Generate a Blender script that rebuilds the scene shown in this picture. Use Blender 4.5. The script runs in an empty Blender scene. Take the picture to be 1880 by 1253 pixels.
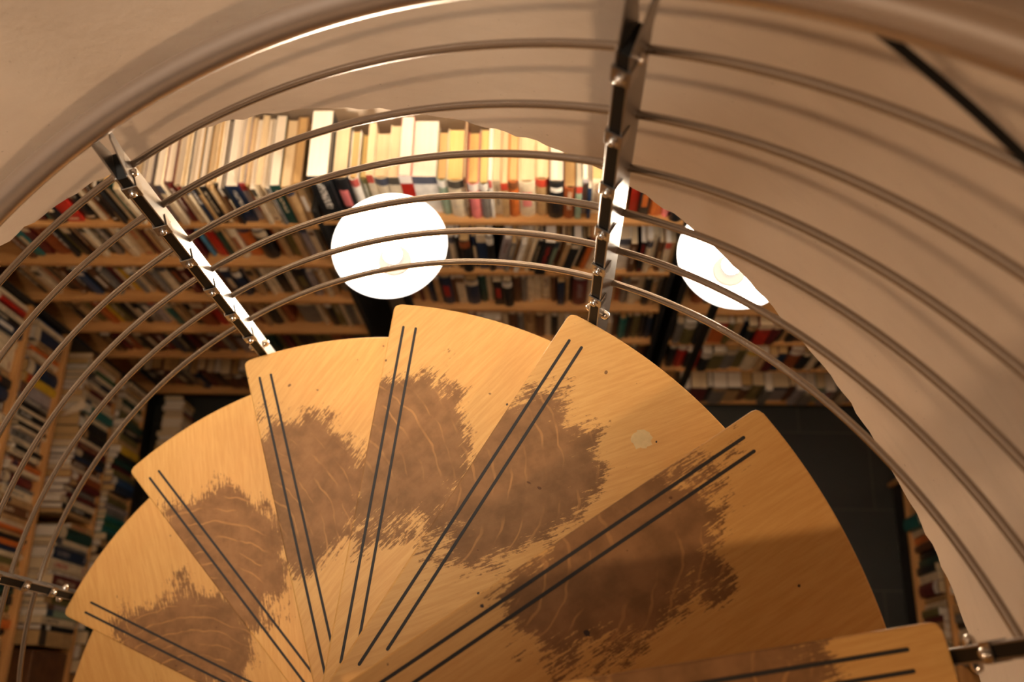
import bpy, math, random
from mathutils import Vector, Matrix

S = bpy.context.scene
COL = S.collection
PI = math.pi
rad = math.radians

# ------------------------------------------------------------------ camera
W, H, FPX = 1880, 1253, 1814.3
CAM = Vector((0.3439, 0.0247, 1.175))
MR = Matrix(((0.9879, 0.1533, -0.0215), (-0.1510, 0.9239, -0.3516), (-0.0340, 0.3506, 0.9359)))
_x = MR.col[0].normalized(); _z = MR.col[2].normalized(); _y = _z.cross(_x).normalized(); _x = _y.cross(_z)
MR = Matrix((_x, _y, _z)).transposed()
cd = bpy.data.cameras.new('camera'); cam = bpy.data.objects.new('camera', cd); COL.objects.link(cam)
cam.matrix_world = Matrix.Translation(CAM) @ MR.to_4x4()
cd.sensor_width = 36; cd.lens = FPX / W * 36; cd.clip_start = .02
cd.dof.use_dof = True; cd.dof.focus_distance = 1.62; cd.dof.aperture_fstop = 2.8
S.camera = cam

# ------------------------------------------------------------------ world, lights, exposure
S.view_settings.view_transform = 'Standard'; S.view_settings.look = 'None'
S.view_settings.exposure = 0.35; S.view_settings.gamma = 1
w = bpy.data.worlds.new('dim_room'); S.world = w; w.use_nodes = True
w.node_tree.nodes['Background'].inputs[0].default_value = (1, .6, .35, 1)
w.node_tree.nodes['Background'].inputs[1].default_value = .01

def lamp(name, kind, loc, power, color, aim=None, **kw):
    l = bpy.data.lights.new(name, kind); l.energy = power; l.color = color
    for k, v in kw.items(): setattr(l, k, v)
    o = bpy.data.objects.new(name, l); COL.objects.link(o); o.location = loc
    if aim is not None: o.rotation_euler = (Vector(aim) - Vector(loc)).to_track_quat('-Z', 'Y').to_euler()
    return o
WARM = (1, .66, .38)
# ceiling spot of the upper floor, almost straight above the lit treads
lamp('stairwell_ceiling_spot', 'SPOT', (-0.36, .66, 2.35), 235, (1, .90, .76), (0.02, .98, -.5), shadow_soft_size=.14, spot_size=rad(42), spot_blend=1.0)
# wall lamp of the upper floor behind the camera, throws the rail shadows on the stairwell wall
lamp('landing_wall_lamp', 'POINT', (0.30, -1.45, 1.85), 72, (1, .66, .40), shadow_soft_size=.08)

# ------------------------------------------------------------------ helpers
def ray(px, py):
    return (MR @ Vector((px - W/2, -(py - H/2), -FPX))).normalized()
def proj(P):
    q = MR.transposed() @ (Vector(P) - CAM)
    if q.z > -.01: return (-9999, -9999)
    return (W/2 + FPX*q.x/-q.z, H/2 - FPX*q.y/-q.z)
PHI = rad(-10)
EU = Vector((math.cos(PHI), math.sin(PHI), 0)); EV = Vector((-math.sin(PHI), math.cos(PHI), 0))
def room(u, v, z):                                   # room frame: u to the right, v away, both from below the camera
    return Vector((CAM.x, CAM.y, 0)) + EU*u + EV*v + Vector((0, 0, z))
def to_room(P):
    d = Vector(P) - CAM; return d.dot(EU), d.dot(EV), P[2]
ZC = CAM.z

class MB:
    def __init__(s): s.v = []; s.f = []; s.m = []; s.uv = {}
    def add(s, vs, fs, mi=0):
        n = len(s.v); s.v += [tuple(v) for v in vs]
        for f in fs: s.f.append([n+i for i in f]); s.m.append(mi)
        return s
    def box(s, x0, x1, y0, y1, z0, z1, M=None, mi=0):
        vs = [Vector((x, y, z)) for x in (x0, x1) for y in (y0, y1) for z in (z0, z1)]
        if M is not None: vs = [M @ v for v in vs]
        return s.add(vs, [(0,1,3,2), (4,6,7,5), (0,4,5,1), (2,3,7,6), (0,2,6,4), (1,5,7,3)], mi)
    def prism(s, pts, z0, z1, M=None):
        n = len(pts); vs = [Vector((x, y, z0)) for x, y in pts] + [Vector((x, y, z1)) for x, y in pts]
        if M is not None: vs = [M @ v for v in vs]
        return s.add(vs, [tuple(range(n-1, -1, -1)), tuple(range(n, 2*n))] + [(i, (i+1) % n, n+(i+1) % n, n+i) for i in range(n)])
    def tube(s, path, r, seg=12, cap=True):
        path = [Vector(p) for p in path]; n = len(path); vs = []; fs = []
        up = Vector((0, 0, 1))
        rr = r if isinstance(r, (list, tuple)) else [r]*n
        for i, p in enumerate(path):
            t = (path[min(i+1, n-1)] - path[max(i-1, 0)]).normalized()
            ref = up if abs(t.dot(up)) < .95 else Vector((1, 0, 0))
            a = t.cross(ref).normalized(); b = a.cross(t)
            vs += [p + (a*math.cos(2*PI*k/seg) + b*math.sin(2*PI*k/seg))*rr[i] for k in range(seg)]
        for i in range(n-1):
            for k in range(seg):
                k2 = (k+1) % seg; fs.append((i*seg+k, i*seg+k2, (i+1)*seg+k2, (i+1)*seg+k))
        if cap: fs += [tuple(range(seg-1, -1, -1)), tuple((n-1)*seg+k for k in range(seg))]
        return s.add(vs, fs)
    def lathe(s, prof, seg=32, M=None, closed=False):
        n = len(prof); vs = []; fs = []
        for r_, z in prof:
            for k in range(seg):
                v = Vector((r_*math.cos(2*PI*k/seg), r_*math.sin(2*PI*k/seg), z)); vs.append(M @ v if M is not None else v)
        for i in range(n-1 if not closed else n):
            j = (i+1) % n
            for k in range(seg):
                k2 = (k+1) % seg; fs.append((i*seg+k, i*seg+k2, j*seg+k2, j*seg+k))
        return s.add(vs, fs)
    def build(s, name, mats, parent=None, smooth=False, bevel=0, loc=None, bseg=2):
        me = bpy.data.meshes.new(name); me.from_pydata(s.v, [], s.f)
        for m in (mats if isinstance(mats, (list, tuple)) else [mats]): me.materials.append(m)
        for p, mi in zip(me.polygons, s.m): p.material_index = mi; p.use_smooth = smooth
        me.validate(); me.update()
        o = bpy.data.objects.new(name, me); COL.objects.link(o)
        if parent: o.parent = parent
        if loc is not None: o.location = loc
        if bevel:
            b = o.modifiers.new('bevel', 'BEVEL'); b.width = bevel; b.segments = bseg; b.limit_method = 'ANGLE'; b.angle_limit = rad(40)
        if smooth:
            e = o.modifiers.new('wn', 'WEIGHTED_NORMAL') if bevel else None
            try: me.set_sharp_from_angle(angle=rad(40))
            except Exception: pass
        return o
def tag(o, label=None, cat=None, group=None, kind=None):
    if label: o['label'] = label
    if cat: o['category'] = cat
    if group: o['group'] = group
    if kind: o['kind'] = kind
    return o
def empty(name, loc=(0, 0, 0), M=None):
    o = bpy.data.objects.new(name, None); COL.objects.link(o); o.empty_display_size = .05
    if M is not None: o.matrix_world = M
    else: o.location = loc
    return o

# ------------------------------------------------------------------ materials
def mat(name):
    m = bpy.data.materials.new(name); m.use_nodes = True; nt = m.node_tree; b = nt.nodes['Principled BSDF']
    return m, nt, b
class NT:
    def __init__(s, nt): s.nt = nt
    def n(s, t, **kw):
        o = s.nt.nodes.new(t)
        for k, v in kw.items():
            if k in ('inp',):
                for i, x in v.items():
                    if isinstance(x, bpy.types.NodeSocket): s.nt.links.new(x, o.inputs[i])
                    else: o.inputs[i].default_value = x
            else: setattr(o, k, v)
        return o
    def math(s, op, a, b=None, c=None, clamp=False):
        o = s.n('ShaderNodeMath', operation=op, use_clamp=clamp)
        for i, x in enumerate((a, b, c)):
            if x is None: continue
            if isinstance(x, bpy.types.NodeSocket): s.nt.links.new(x, o.inputs[i])
            else: o.inputs[i].default_value = x
        return o.outputs[0]
    def mix(s, f, a, b):
        o = s.n('ShaderNodeMix', data_type='RGBA')
        for i, x in ((0, f), (6, a), (7, b)):
            if isinstance(x, bpy.types.NodeSocket): s.nt.links.new(x, o.inputs[i])
            else: o.inputs[i].default_value = (x if i == 0 else (*x, 1) if len(x) == 3 else x)
        return o.outputs[2]
    def noise(s, vec, scale, detail=4, rough=.55, dim='3D', dist=0):
        o = s.n('ShaderNodeTexNoise', noise_dimensions=dim); s.nt.links.new(vec, o.inputs['Vector'])
        o.inputs['Scale'].default_value = scale; o.inputs['Detail'].default_value = detail
        o.inputs['Roughness'].default_value = rough; o.inputs['Distortion'].default_value = dist
        return o.outputs[0]
    def map(s, vec, loc=(0, 0, 0), rot=(0, 0, 0), sc=(1, 1, 1)):
        o = s.n('ShaderNodeMapping'); s.nt.links.new(vec, o.inputs[0])
        for i, x in ((1, loc), (2, rot), (3, sc)):
            if isinstance(x, bpy.types.NodeSocket): s.nt.links.new(x, o.inputs[i])
            else: o.inputs[i].default_value = x
        return o.outputs[0]
    def smooth(s, x, a, b):
        o = s.n('ShaderNodeMapRange', interpolation_type='SMOOTHSTEP'); s.nt.links.new(x, o.inputs[0])
        o.inputs[1].default_value = a; o.inputs[2].default_value = b
        return o.outputs[0]
    def bump(s, b, h, strength=.2, dist=.001):
        o = s.n('ShaderNodeBump'); o.inputs[0].default_value = strength; o.inputs[1].default_value = dist
        s.nt.links.new(h, o.inputs[2] if o.inputs[2].name == 'Height' else o.inputs['Height']); s.nt.links.new(o.outputs[0], b.inputs['Normal'])
def simple(name, col, rough=.6, metal=0, noise=0, scale=30, coat=0):
    m, nt, b = mat(name); T = NT(nt)
    b.inputs['Base Color'].default_value = (*col, 1); b.inputs['Roughness'].default_value = rough; b.inputs['Metallic'].default_value = metal
    b.inputs['Coat Weight'].default_value = coat
    if noise:
        tc = T.n('ShaderNodeTexCoord').outputs['Object']; f = T.noise(tc, scale)
        c = T.mix(T.smooth(f, .3, .7), [x*(1-noise) for x in col], [min(1, x*(1+noise)) for x in col])
        nt.links.new(c, b.inputs['Base Color'])
    return m

def m_plaster():
    m, nt, b = mat('plaster_wall'); T = NT(nt); tc = T.n('ShaderNodeTexCoord').outputs['Object']
    f = T.noise(tc, 3, 5); g = T.noise(tc, 60, 4); k = T.noise(T.map(tc, sc=(1, 1, 6)), 9, 5)
    c = T.mix(T.smooth(f, .35, .7), (.60, .49, .385), (.68, .565, .45))
    c = T.mix(T.math('MULTIPLY', T.smooth(k, .5, .75), .25), c, (.52, .42, .33))
    sp = T.noise(tc, 140, 1); c = T.mix(T.math('MULTIPLY', T.smooth(sp, .76, .8), .35), c, (.25, .17, .11))
    nt.links.new(c, b.inputs['Base Color']); b.inputs['Roughness'].default_value = .75
    T.bump(b, T.math('ADD', g, T.math('MULTIPLY', f, 2)), .25, .002)
    return m
def m_tread():
    m, nt, b = mat('worn_birch_tread'); T = NT(nt)
    tc = T.n('ShaderNodeTexCoord').outputs['Object']; rnd = T.n('ShaderNodeObjectInfo').outputs['Random']
    off = T.n('ShaderNodeCombineXYZ'); nt.links.new(T.math('MULTIPLY', rnd, 37.0), off.inputs[0]); nt.links.new(T.math('MULTIPLY', rnd, 11.0), off.inputs[1]); nt.links.new(T.math('MULTIPLY', rnd, 5.0), off.inputs[2])
    add = T.n('ShaderNodeVectorMath', operation='ADD'); nt.links.new(tc, add.inputs[0]); nt.links.new(off.outputs[0], add.inputs[1]); p = add.outputs[0]
    # rotate grain by a per tread angle
    rot = T.n('ShaderNodeCombineXYZ'); nt.links.new(T.math('MULTIPLY_ADD', rnd, 1.6, -.3), rot.inputs[2])
    pr = T.map(p, rot=rot.outputs[0])
    grain = T.noise(T.map(pr, sc=(2.2, 26, 2)), 6, 8, .65)
    fibre = T.noise(T.map(pr, sc=(6, 130, 6)), 5, 4, .6)
    big = T.noise(p, 5, 3)
    base = T.mix(T.smooth(grain, .3, .7), (.60, .325, .095), (.69, .405, .135))
    base = T.mix(T.math('MULTIPLY', T.smooth(fibre, .55, .8), .22), base, (.46, .22, .075))
    base = T.mix(T.math('MULTIPLY', T.smooth(big, .35, .65), .22), base, (.58, .28, .09))
    # growth rings: thin wandering lines
    wv = T.n('ShaderNodeTexWave', wave_type='RINGS', rings_direction='SPHERICAL', wave_profile='SIN')
    cen = T.n('ShaderNodeCombineXYZ'); nt.links.new(T.math('MULTIPLY_ADD', rnd, -.16, -.30), cen.inputs[0]); nt.links.new(T.math('MULTIPLY_ADD', rnd, -.10, -.06), cen.inputs[1])
    nt.links.new(T.map(tc, loc=cen.outputs[0], sc=(1, 1.25, 1)), wv.inputs['Vector']); nt.links.new(T.math('MULTIPLY', rnd, 9.0), wv.inputs['Phase Offset'])
    for k, v in (('Scale', 10), ('Distortion', 3.2), ('Detail', 2), ('Detail Scale', 1.6), ('Detail Roughness', .5)): wv.inputs[k].default_value = v
    ring = T.math('MULTIPLY', T.smooth(wv.outputs['Fac'] if 'Fac' in wv.outputs else wv.outputs[1], .93, .995), T.smooth(T.noise(p, 14, 2), .42, .62))
    # worn patch
    sx = T.n('ShaderNodeSeparateXYZ'); nt.links.new(tc, sx.inputs[0]); X, Y = sx.outputs[0], sx.outputs[1]
    dx = T.math('DIVIDE', T.math('SUBTRACT', X, .515), .160)
    dy = T.math('DIVIDE', T.math('ADD', Y, .005), .118)
    d = T.math('SQRT', T.math('ADD', T.math('POWER', T.math('ABSOLUTE', dx), 2.1), T.math('POWER', T.math('ABSOLUTE', dy), 2.1)))
    n1 = T.noise(p, 11, 3, .5); n2 = T.noise(T.map(pr, sc=(5, 40, 8)), 7, 5, .7); n3 = T.noise(p, 130, 4, .7)
    e = T.math('ADD', d, T.math('MULTIPLY', T.math('SUBTRACT', n1, .5), 1.6))
    e = T.math('ADD', e, T.math('MULTIPLY', T.math('SUBTRACT', n2, .5), 1.3))
    e = T.math('ADD', e, T.math('MULTIPLY', T.math('SUBTRACT', n3, .5), .5))
    wear = T.math('SUBTRACT', 1.0, T.smooth(e, .92, 1.04), clamp=True)
    wf = T.noise(p, 22, 5, .6)
    wcol = T.mix(T.smooth(wf, .3, .7), (.13, .058, .024), (.24, .115, .05))
    wcol = T.mix(T.math('MULTIPLY', ring, .55), wcol, (.50, .24, .08))
    col = T.mix(T.math('MULTIPLY', wear, .86), base, wcol)
    sp = T.noise(p, 75, 0); col = T.mix(T.math('MULTIPLY', T.smooth(sp, .86, .88), .8), col, (.10, .04, .015))
    nt.links.new(col, b.inputs['Base Color'])
    nt.links.new(T.math('MULTIPLY_ADD', wear, .12, .52), b.inputs['Roughness'])
    b.inputs['Specular IOR Level'].default_value = .28
    T.bump(b, T.math('ADD', fibre, T.math('MULTIPLY', wear, -.6)), .12, .0006)
    return m
def m_pine():
    m, nt, b = mat('pine_board'); T = NT(nt); tc = T.n('ShaderNodeTexCoord').outputs['Object']
    g = T.noise(T.map(tc, sc=(1, 1, 1)), 40, 6, .6); g2 = T.noise(T.map(tc, sc=(.8, 9, 9)), 6, 5)
    c = T.mix(T.smooth(g2, .3, .7), (.50, .255, .085), (.68, .38, .145)); c = T.mix(T.math('MULTIPLY', g, .25), c, (.36, .17, .05))
    nt.links.new(c, b.inputs['Base Color']); b.inputs['Roughness'].default_value = .5
    return m
def m_steel(name, col, rough):
    m, nt, b = mat(name); T = NT(nt); tc = T.n('ShaderNodeTexCoord').outputs['Object']
    g = T.noise(tc, 90, 4); b.inputs['Metallic'].default_value = 1; b.inputs['Base Color'].default_value = (*col, 1)
    nt.links.new(T.math('MULTIPLY_ADD', g, .04, rough-.02), b.inputs['Roughness'])
    return m
def m_tiles():
    m, nt, b = mat('slate_floor_tiles'); T = NT(nt); tc = T.n('ShaderNodeTexCoord').outputs['Object']
    br = T.n('ShaderNodeTexBrick'); nt.links.new(T.map(tc, loc=(.09, -.17, 0)), br.inputs[0])
    br.offset = .5
    for k, v in (('Color1', (.022, .026, .024, 1)), ('Color2', (.017, .02, .019, 1)), ('Mortar', (.062, .057, .045, 1)), ('Scale', 1), ('Mortar Size', .0035), ('Brick Width', .62), ('Row Height', .355)): br.inputs[k].default_value = v
    n = T.noise(tc, 12, 5); c = T.mix(T.math('MULTIPLY', n, .5), br.outputs[0], (.016, .018, .017))
    nt.links.new(c, b.inputs['Base Color']); b.inputs['Roughness'].default_value = .55
    return m
def m_pages(name, c1, c2):
    m, nt, b = mat(name); T = NT(nt); tc = T.n('ShaderNodeTexCoord').outputs['Object']
    f = T.noise(T.map(tc, sc=(900, 5, 5)), 1, 3, .7); g = T.noise(tc, 30, 3)
    c = T.mix(T.smooth(f, .25, .75), c2, c1); c = T.mix(T.math('MULTIPLY', g, .3), c, c2)
    nt.links.new(c, b.inputs['Base Color']); b.inputs['Roughness'].default_value = .8
    return m
PLASTER = m_plaster(); TREAD = m_tread(); PINE = m_pine(); TILES = m_tiles()
STEEL = m_steel('brushed_steel', (.41, .365, .33), .20); TUBE = m_steel('satin_steel_tube', (.56, .50, .46), .36)
PLATE = m_steel('steel_plate', (.33, .31, .29), .38); CHROME = m_steel('polished_bolt_steel', (.62, .58, .54), .16)
CLIP = m_steel('clip_steel', (.36, .33, .30), .28)
RUBBER = simple('black_rubber', (.018, .015, .013), .7); BLACK = simple('black_wood_stain_and_shade', (.012, .012, .012), .6, noise=.2)
BLACKMETAL = simple('black_metal_and_gap_shade', (.010, .009, .008), .6); BLACKMETAL.node_tree.nodes['Principled BSDF'].inputs['Specular IOR Level'].default_value = .15
GLAZE = simple('white_ceiling_paint', (.80, .72, .62), .8, noise=.04, scale=5)
DKWALL = simple('lower_room_wall_paint', (.62, .54, .46), .8, noise=.06, scale=4)
def m_emit(name, col, st):
    m, nt, b = mat(name); b.inputs['Base Color'].default_value = (.8, .8, .78, 1)
    b.inputs['Emission Color'].default_value = (*col, 1); b.inputs['Emission Strength'].default_value = st
    return m
OPAL = m_emit('glowing_opal_glass', (1, .93, .84), 2.2); BULB = m_emit('bulb_glow', (1, .95, .88), 40)
SOCKET = simple('grey_lamp_socket', (.022, .021, .020), .9); SOCKET.node_tree.nodes['Principled BSDF'].inputs['Specular IOR Level'].default_value = 0

# ------------------------------------------------------------------ stair geometry constants
R0 = .80; DTH = .4279; RIS = .1802; OFF = .0525; RB = .8409; PA = .0147; B0 = .0908; DB = .1183; SL = RIS/DTH
RW = .95
def hel(r, z0, a): return Vector((r*math.cos(a), r*math.sin(a), z0 - SL*a))

# ------------------------------------------------------------------ setting
EDGE = [(-180, -.34), (-120, -.36), (-60, -.34), (-1.8, -.314), (1.9, -.303), (11, -.303), (16.8, -.299), (24, -.277), (33.3, -.246), (45.5, -.176), (49.1, -.167),
        (54.2, -.147), (60.2, -.132), (67.6, -.125), (73.3, -.119), (83, -.119), (93, -.137), (103.3, -.189), (116.1, -.243), (130, -.27), (155, -.31), (180, -.34)]
def edge_z(a):
    a = (math.degrees(a) + 180) % 360 - 180
    for (a0, z0), (a1, z1) in zip(EDGE, EDGE[1:]):
        if a0 <= a <= a1: return z0 + (z1-z0)*(a-a0)/(a1-a0)
    return -.34
random.seed(3)
def wobble(i): return .0022*math.sin(i*1.7) + .0016*math.sin(i*4.1+1) + random.uniform(-.0014, .0014)
ZTOP = 2.6
mb = MB(); N = 360; hs = [0, .25, .6, 1.0]
rings = []
for i in range(N):
    a = 2*PI*i/N - PI; c, s_ = math.cos(a), math.sin(a); ze = edge_z(a) + wobble(i)
    ad = math.degrees(a); ztop = ZTOP if -12 < ad < 168 else .34
    col = [(RW*c, RW*s_, ze + (ztop-ze)*t) for t in (0, .02, .1, .3, .6, 1)] + [((RW+.10)*c, (RW+.10)*s_, z) for z in (ztop, 0.02, ze+.004)]
    rings.append(col)
n = len(rings[0]); vs = [p for col in rings for p in col]; fs = []
for i in range(N):
    j = (i+1) % N
    for k in range(n): k2 = (k+1) % n; fs.append((i*n+k, j*n+k, j*n+k2, i*n+k2))
mb.add(vs, fs); o = mb.build('wall_stairwell', PLASTER, smooth=False)
for p in o.data.polygons: p.use_smooth = True
o.data.set_sharp_from_angle(angle=rad(40)); tag(o, 'round beige plastered wall of the stairwell', kind='structure')
# lower room: u -2.14..1.80, v -2.6..1.62
ZF = -3.30; ZCEI = .0; U0, U1, V0, V1 = -2.14, 1.80, -2.4, 1.62
MROOM = Matrix.Translation(room(0, 0, 0)) @ Matrix.Rotation(PHI, 4, 'Z')
def rbox(name, u0, u1, v0, v1, z0, z1, m, **k):
    mb = MB().box(u0, u1, v0, v1, z0, z1); o = mb.build(name, m, **k); o.matrix_world = MROOM; return o
tag(rbox('floor', U0-.1, U1+.1, V0-.1, V1+.1, ZF-.05, ZF, TILES), kind='structure')
tag(rbox('wall_back', U0-.1, U1+.1, V1, V1+.08, ZF, ZCEI, DKWALL), kind='structure')
tag(rbox('wall_left', U0-.08, U0, V0, V1, ZF, ZCEI, DKWALL), kind='structure')
tag(rbox('wall_right', U1, U1+.08, V0, V1, ZF, ZCEI, DKWALL), kind='structure')
tag(rbox('wall_front', U0-.1, U1+.1, V0-.08, V0, ZF, ZCEI, DKWALL), kind='structure')
# ceiling slab with a round hole for the stair
mb = MB(); NN = 96; inner = []; outer = []
axis_uv = (Vector((0, 0, 0)) - Vector((CAM.x, CAM.y, 0))); au, av = axis_uv.dot(EU), axis_uv.dot(EV)
for i in range(NN):
    a = 2*PI*i/NN; c, s_ = math.cos(a), math.sin(a)
    inner.append((au+(RW+.05)*c, av+(RW+.05)*s_))
    ts = [((U1+.1-au)/c) if c > 1e-9 else ((U0-.1-au)/c) if c < -1e-9 else 9e9, ((V1+.08-av)/s_) if s_ > 1e-9 else ((V0-.1-av)/s_) if s_ < -1e-9 else 9e9]
    t = min(ts); outer.append((au+t*c, av+t*s_))
vs = [(x, y, ZCEI) for x, y in inner] + [(x, y, ZCEI) for x, y in outer] + [(x, y, ZCEI+.15) for x, y in inner] + [(x, y, ZCEI+.15) for x, y in outer]
fs = []
for i in range(NN):
    j = (i+1) % NN
    fs += [(i, NN+i, NN+j, j), (2*NN+i, 2*NN+j, 3*NN+j, 3*NN+i), (i, j, 2*NN+j, 2*NN+i), (NN+i, 3*NN+i, 3*NN+j, NN+j)]
o = mb.add(vs, fs).build('ceiling', GLAZE); o.matrix_world = MROOM; tag(o, kind='structure')

# ------------------------------------------------------------------ spiral staircase
stair = tag(empty('spiral_staircase', (0, 0, ZF)), 'spiral staircase of fan-shaped worn birch treads with dark grip strips', 'staircase')
def tread_outline():
    pts = []; x_tip = math.sqrt(R0*R0 - OFF*OFF); a_tip = math.asin(OFF/R0); rc = .012
    # rounded nosing corner
    pts.append((x_tip-rc*1.05, OFF))
    pts.append((x_tip-rc*.45, OFF-.0012)); pts.append((x_tip-.0022, OFF-rc*.42))
    a_end = -DTH + math.asin((OFF-.035)/R0); a0 = a_tip - rc/R0
    n = 40
    for i in range(n+1):
        a = a0 + (a_end-a0)*i/n; pts.append((R0*math.cos(a), R0*math.sin(a)))
    # back edge towards the pole ring, then round the ring
    rr = .068; be = -DTH + math.asin((OFF-.035)/rr); bs = math.asin(OFF/rr)
    n = 18
    for i in range(n+1):
        a = be - (be + 2*PI - bs)*i/n; pts.append((rr*math.cos(a), rr*math.sin(a)))
    return pts[::-1]
OUT = tread_outline(); TH = .038
tm = MB().prism(OUT, -TH, 0)
def strip_mb(y, x0, x1, w_=.0024):
    pts = [(x1 + w_*math.sin(t), y + w_*math.cos(t)) for t in [PI*i/6 for i in range(7)]] + [(x0 - w_*math.sin(t), y - w_*math.cos(t)) for t in [PI*i/6 for i in range(7)]]
    return MB().prism(pts[::-1], -.001, .0006)
tread_src = strips_src = None
for k in range(0, 10):
    if tread_src is None:
        t = tm.build('tread', TREAD, stair, bevel=.0035, bseg=3); tread_src = t
        st = [strip_mb(OFF-.025, .150, .753).build('grip_strip', RUBBER, t), strip_mb(OFF-.0485, .19, .753).build('grip_strip', RUBBER, t)]
        strips_src = st
    else:
        t = tread_src.copy(); COL.objects.link(t)
        for s0 in strips_src:
            c = s0.copy(); COL.objects.link(c); c.parent = t
    t.location = (0, 0, -k*RIS - ZF); t.rotation_euler = (0, 0, k*DTH)
    if k == 1: TB = t
    if k == 2: TC = t
    if k == 3: TD = t
random.seed(8)
def blot(x, y, r, m, name, t, n=14, sq=1):
    pts = [((r*(.75+random.random()*.5))*math.cos(2*PI*i/n)*sq + x, (r*(.75+random.random()*.5))*math.sin(2*PI*i/n) + y) for i in range(n)]
    MB().prism(pts, -.0005, .0003).build(name, m, t)
def local_px(k, px, py):
    d = ray(px, py); t = (-k*RIS - ZC)/d.z; P = CAM + d*t; a = -k*DTH
    return P.x*math.cos(a) - P.y*math.sin(a), P.x*math.sin(a) + P.y*math.cos(a)
DARKSPOT = simple('dark_stain', (.03, .012, .006), .6); PALESPOT = simple('pale_paint_mark', (.60, .44, .21), .7, noise=.08, scale=60)
for k, T_, px, py, r in ((1, TB, 1077, 1163, .0045), (1, TB, 885, 1113, .0025), (1, TB, 1467, 1076, .002), (3, TD, 931, 743, .0022), (2, TC, 1205, 812, .0016), (2, TC, 878, 1090, .002)):
    x, y = local_px(k, px, py); blot(x, y, r, DARKSPOT, 'dark_spot', T_)
x, y = local_px(2, 1178, 808); blot(x, y, .0155, PALESPOT, 'pale_mark', TC, 22)
# newel pole, below the treads' rings only just outside the frame
o = MB().lathe([(.0, ZF), (.058, ZF), (.058, .1), (0, .1)], 40).build('newel_pole', STEEL, stair, smooth=True); o.location = (0, 0, -ZF)
for k in range(0, 10):
    MB().lathe([(.0601, -k*RIS - RIS + .001), (.064, -k*RIS - RIS + .001), (.064, -k*RIS - TH - .001), (.0601, -k*RIS - TH - .001)], 32, closed=True).build('spacer_ring', STEEL, stair, smooth=True).location = (0, 0, -ZF)

# ------------------------------------------------------------------ railing
rail = tag(empty('stair_railing', (0, 0, ZF)), 'curved steel stair railing with thick tube handrail, six thin bars and bolted posts', 'railing')
def helix(r, z0, a0, a1, n=140): return [hel(r, z0, a0+(a1-a0)*i/n) - Vector((0, 0, ZF)) for i in range(n+1)]
A0, A1 = rad(-30), rad(205)
MB().tube(helix(.84, .80, A0, A1, 180), .0193, 28).build('handrail', TUBE, rail, smooth=True)
for j in range(6):
    z0 = B0 + DB*(5-j) + SL*0 + PA*SL*0
    # bars leave each post almost straight and are slightly kinked there
    MB().tube(helix(RB, B0+DB*(5-j)+SL*PA, A0, A1, 150), .0054, 12).build('rail_bar', STEEL, rail, smooth=True)
# level rod branching off below the handrail
MB().tube([Vector((.84*math.cos(rad(a)), .84*math.sin(rad(a)), .515 + (.004*max(0, a-32)/6)) ) - Vector((0, 0, ZF)) for a in [x*1.5 for x in range(-16, 28)]], .0045, 10).build('level_rod', BLACKMETAL, rail, smooth=True)
def post_parts():
    pass
PIN, POUT = .8025, .8475; HW = .0092; PT = .0024
for k in (0, 2, 4, 6, 8):
    a = k*DTH + PA; M = Matrix.Translation((0, 0, -k*RIS)) @ Matrix.Rotation(a, 4, 'Z')   # x radial, y tangential
    root = None
    mb = MB()
    zt = .748
    for s_ in (-1, 1):
        y0, y1 = (HW-PT, HW) if s_ > 0 else (-HW, -HW+PT)
        mb.box(PIN, POUT, y0, y1, -.115, zt-.03)
        # flared ears carrying the handrail
        q = [(PIN+.002, zt-.03), (POUT, zt-.03), (POUT-.002, zt+.030), (PIN+.022, zt+.030)]
        yo = [.0, .0, .005*s_, .005*s_]
        vs = []
        for (x, z), dy in zip(q, yo):
            vs += [(x, y0+dy, z), (x, y1+dy, z)]
        mb.add(vs, [(0, 2, 4, 6), (1, 7, 5, 3), (0, 1, 3, 2), (2, 3, 5, 4), (4, 5, 7, 6), (6, 7, 1, 0)])
    post = mb.build('post', PLATE, rail, bevel=.0006, bseg=1); post.matrix_basis = Matrix.Translation((0, 0, -ZF)) @ M
    f = MB().box(PIN+.0006, POUT-.002, -HW+PT+.0001, HW-PT-.0001, -.11, zt-.033).build('gap_shade_fill', BLACKMETAL, post)  # black filler painting the shade in the gap between the plates
    for j in range(6):
        z = B0 + DB*j
        c = MB()
        c.box(PIN-.0022, PIN-.0002, -HW-.0022, HW+.0022, z-.015, z+.011)
        for s_ in (-1, 1):
            y = (HW+.0003)*s_; c.box(PIN-.0022, PIN+.018, min(y, y+.0018*s_), max(y, y+.0018*s_), z-.015, z+.011)
        c.build('bar_clip', CLIP, post, bevel=.0006, bseg=1)
        Mb = Matrix.Translation((PIN-.0022, 0, z-.003)) @ Matrix.Rotation(-PI/2, 4, 'Y')
        MB().lathe([(.0068, 0), (.0068, .0012), (.0052, .0014), (.0050, .0045), (.0036, .0062), (.0018, .0068), (.0002, .0069)], 16, Mb).build('bolt', CHROME, post, smooth=True)
    for s_ in (-1, 1):   # top bolt pair through the ears, foot bolts clasping the tread
        Mb = Matrix.Translation((PIN+.018, (HW+.0003)*s_, zt-.052)) @ Matrix.Rotation(-s_*PI/2, 4, 'X')
        MB().lathe([(.0062, 0), (.0062, .004), (.0048, .0065), (.002, .0078), (.0002, .008)], 16, Mb).build('bolt', CHROME, post, smooth=True)
        Mb = Matrix.Translation((PIN+.016, (HW+.0003)*s_, .012)) @ Matrix.Rotation(-s_*PI/2, 4, 'X')
        MB().lathe([(.0075, 0), (.0075, .005), (.006, .009), (.003, .0115), (.0002, .012)], 16, Mb).build('bolt', CHROME, post, smooth=True)
    MB().box(R0-.05, PIN+.001, -.012, .012, -.09, -TH-.0005).build('foot_bracket', PLATE, post)

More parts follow.
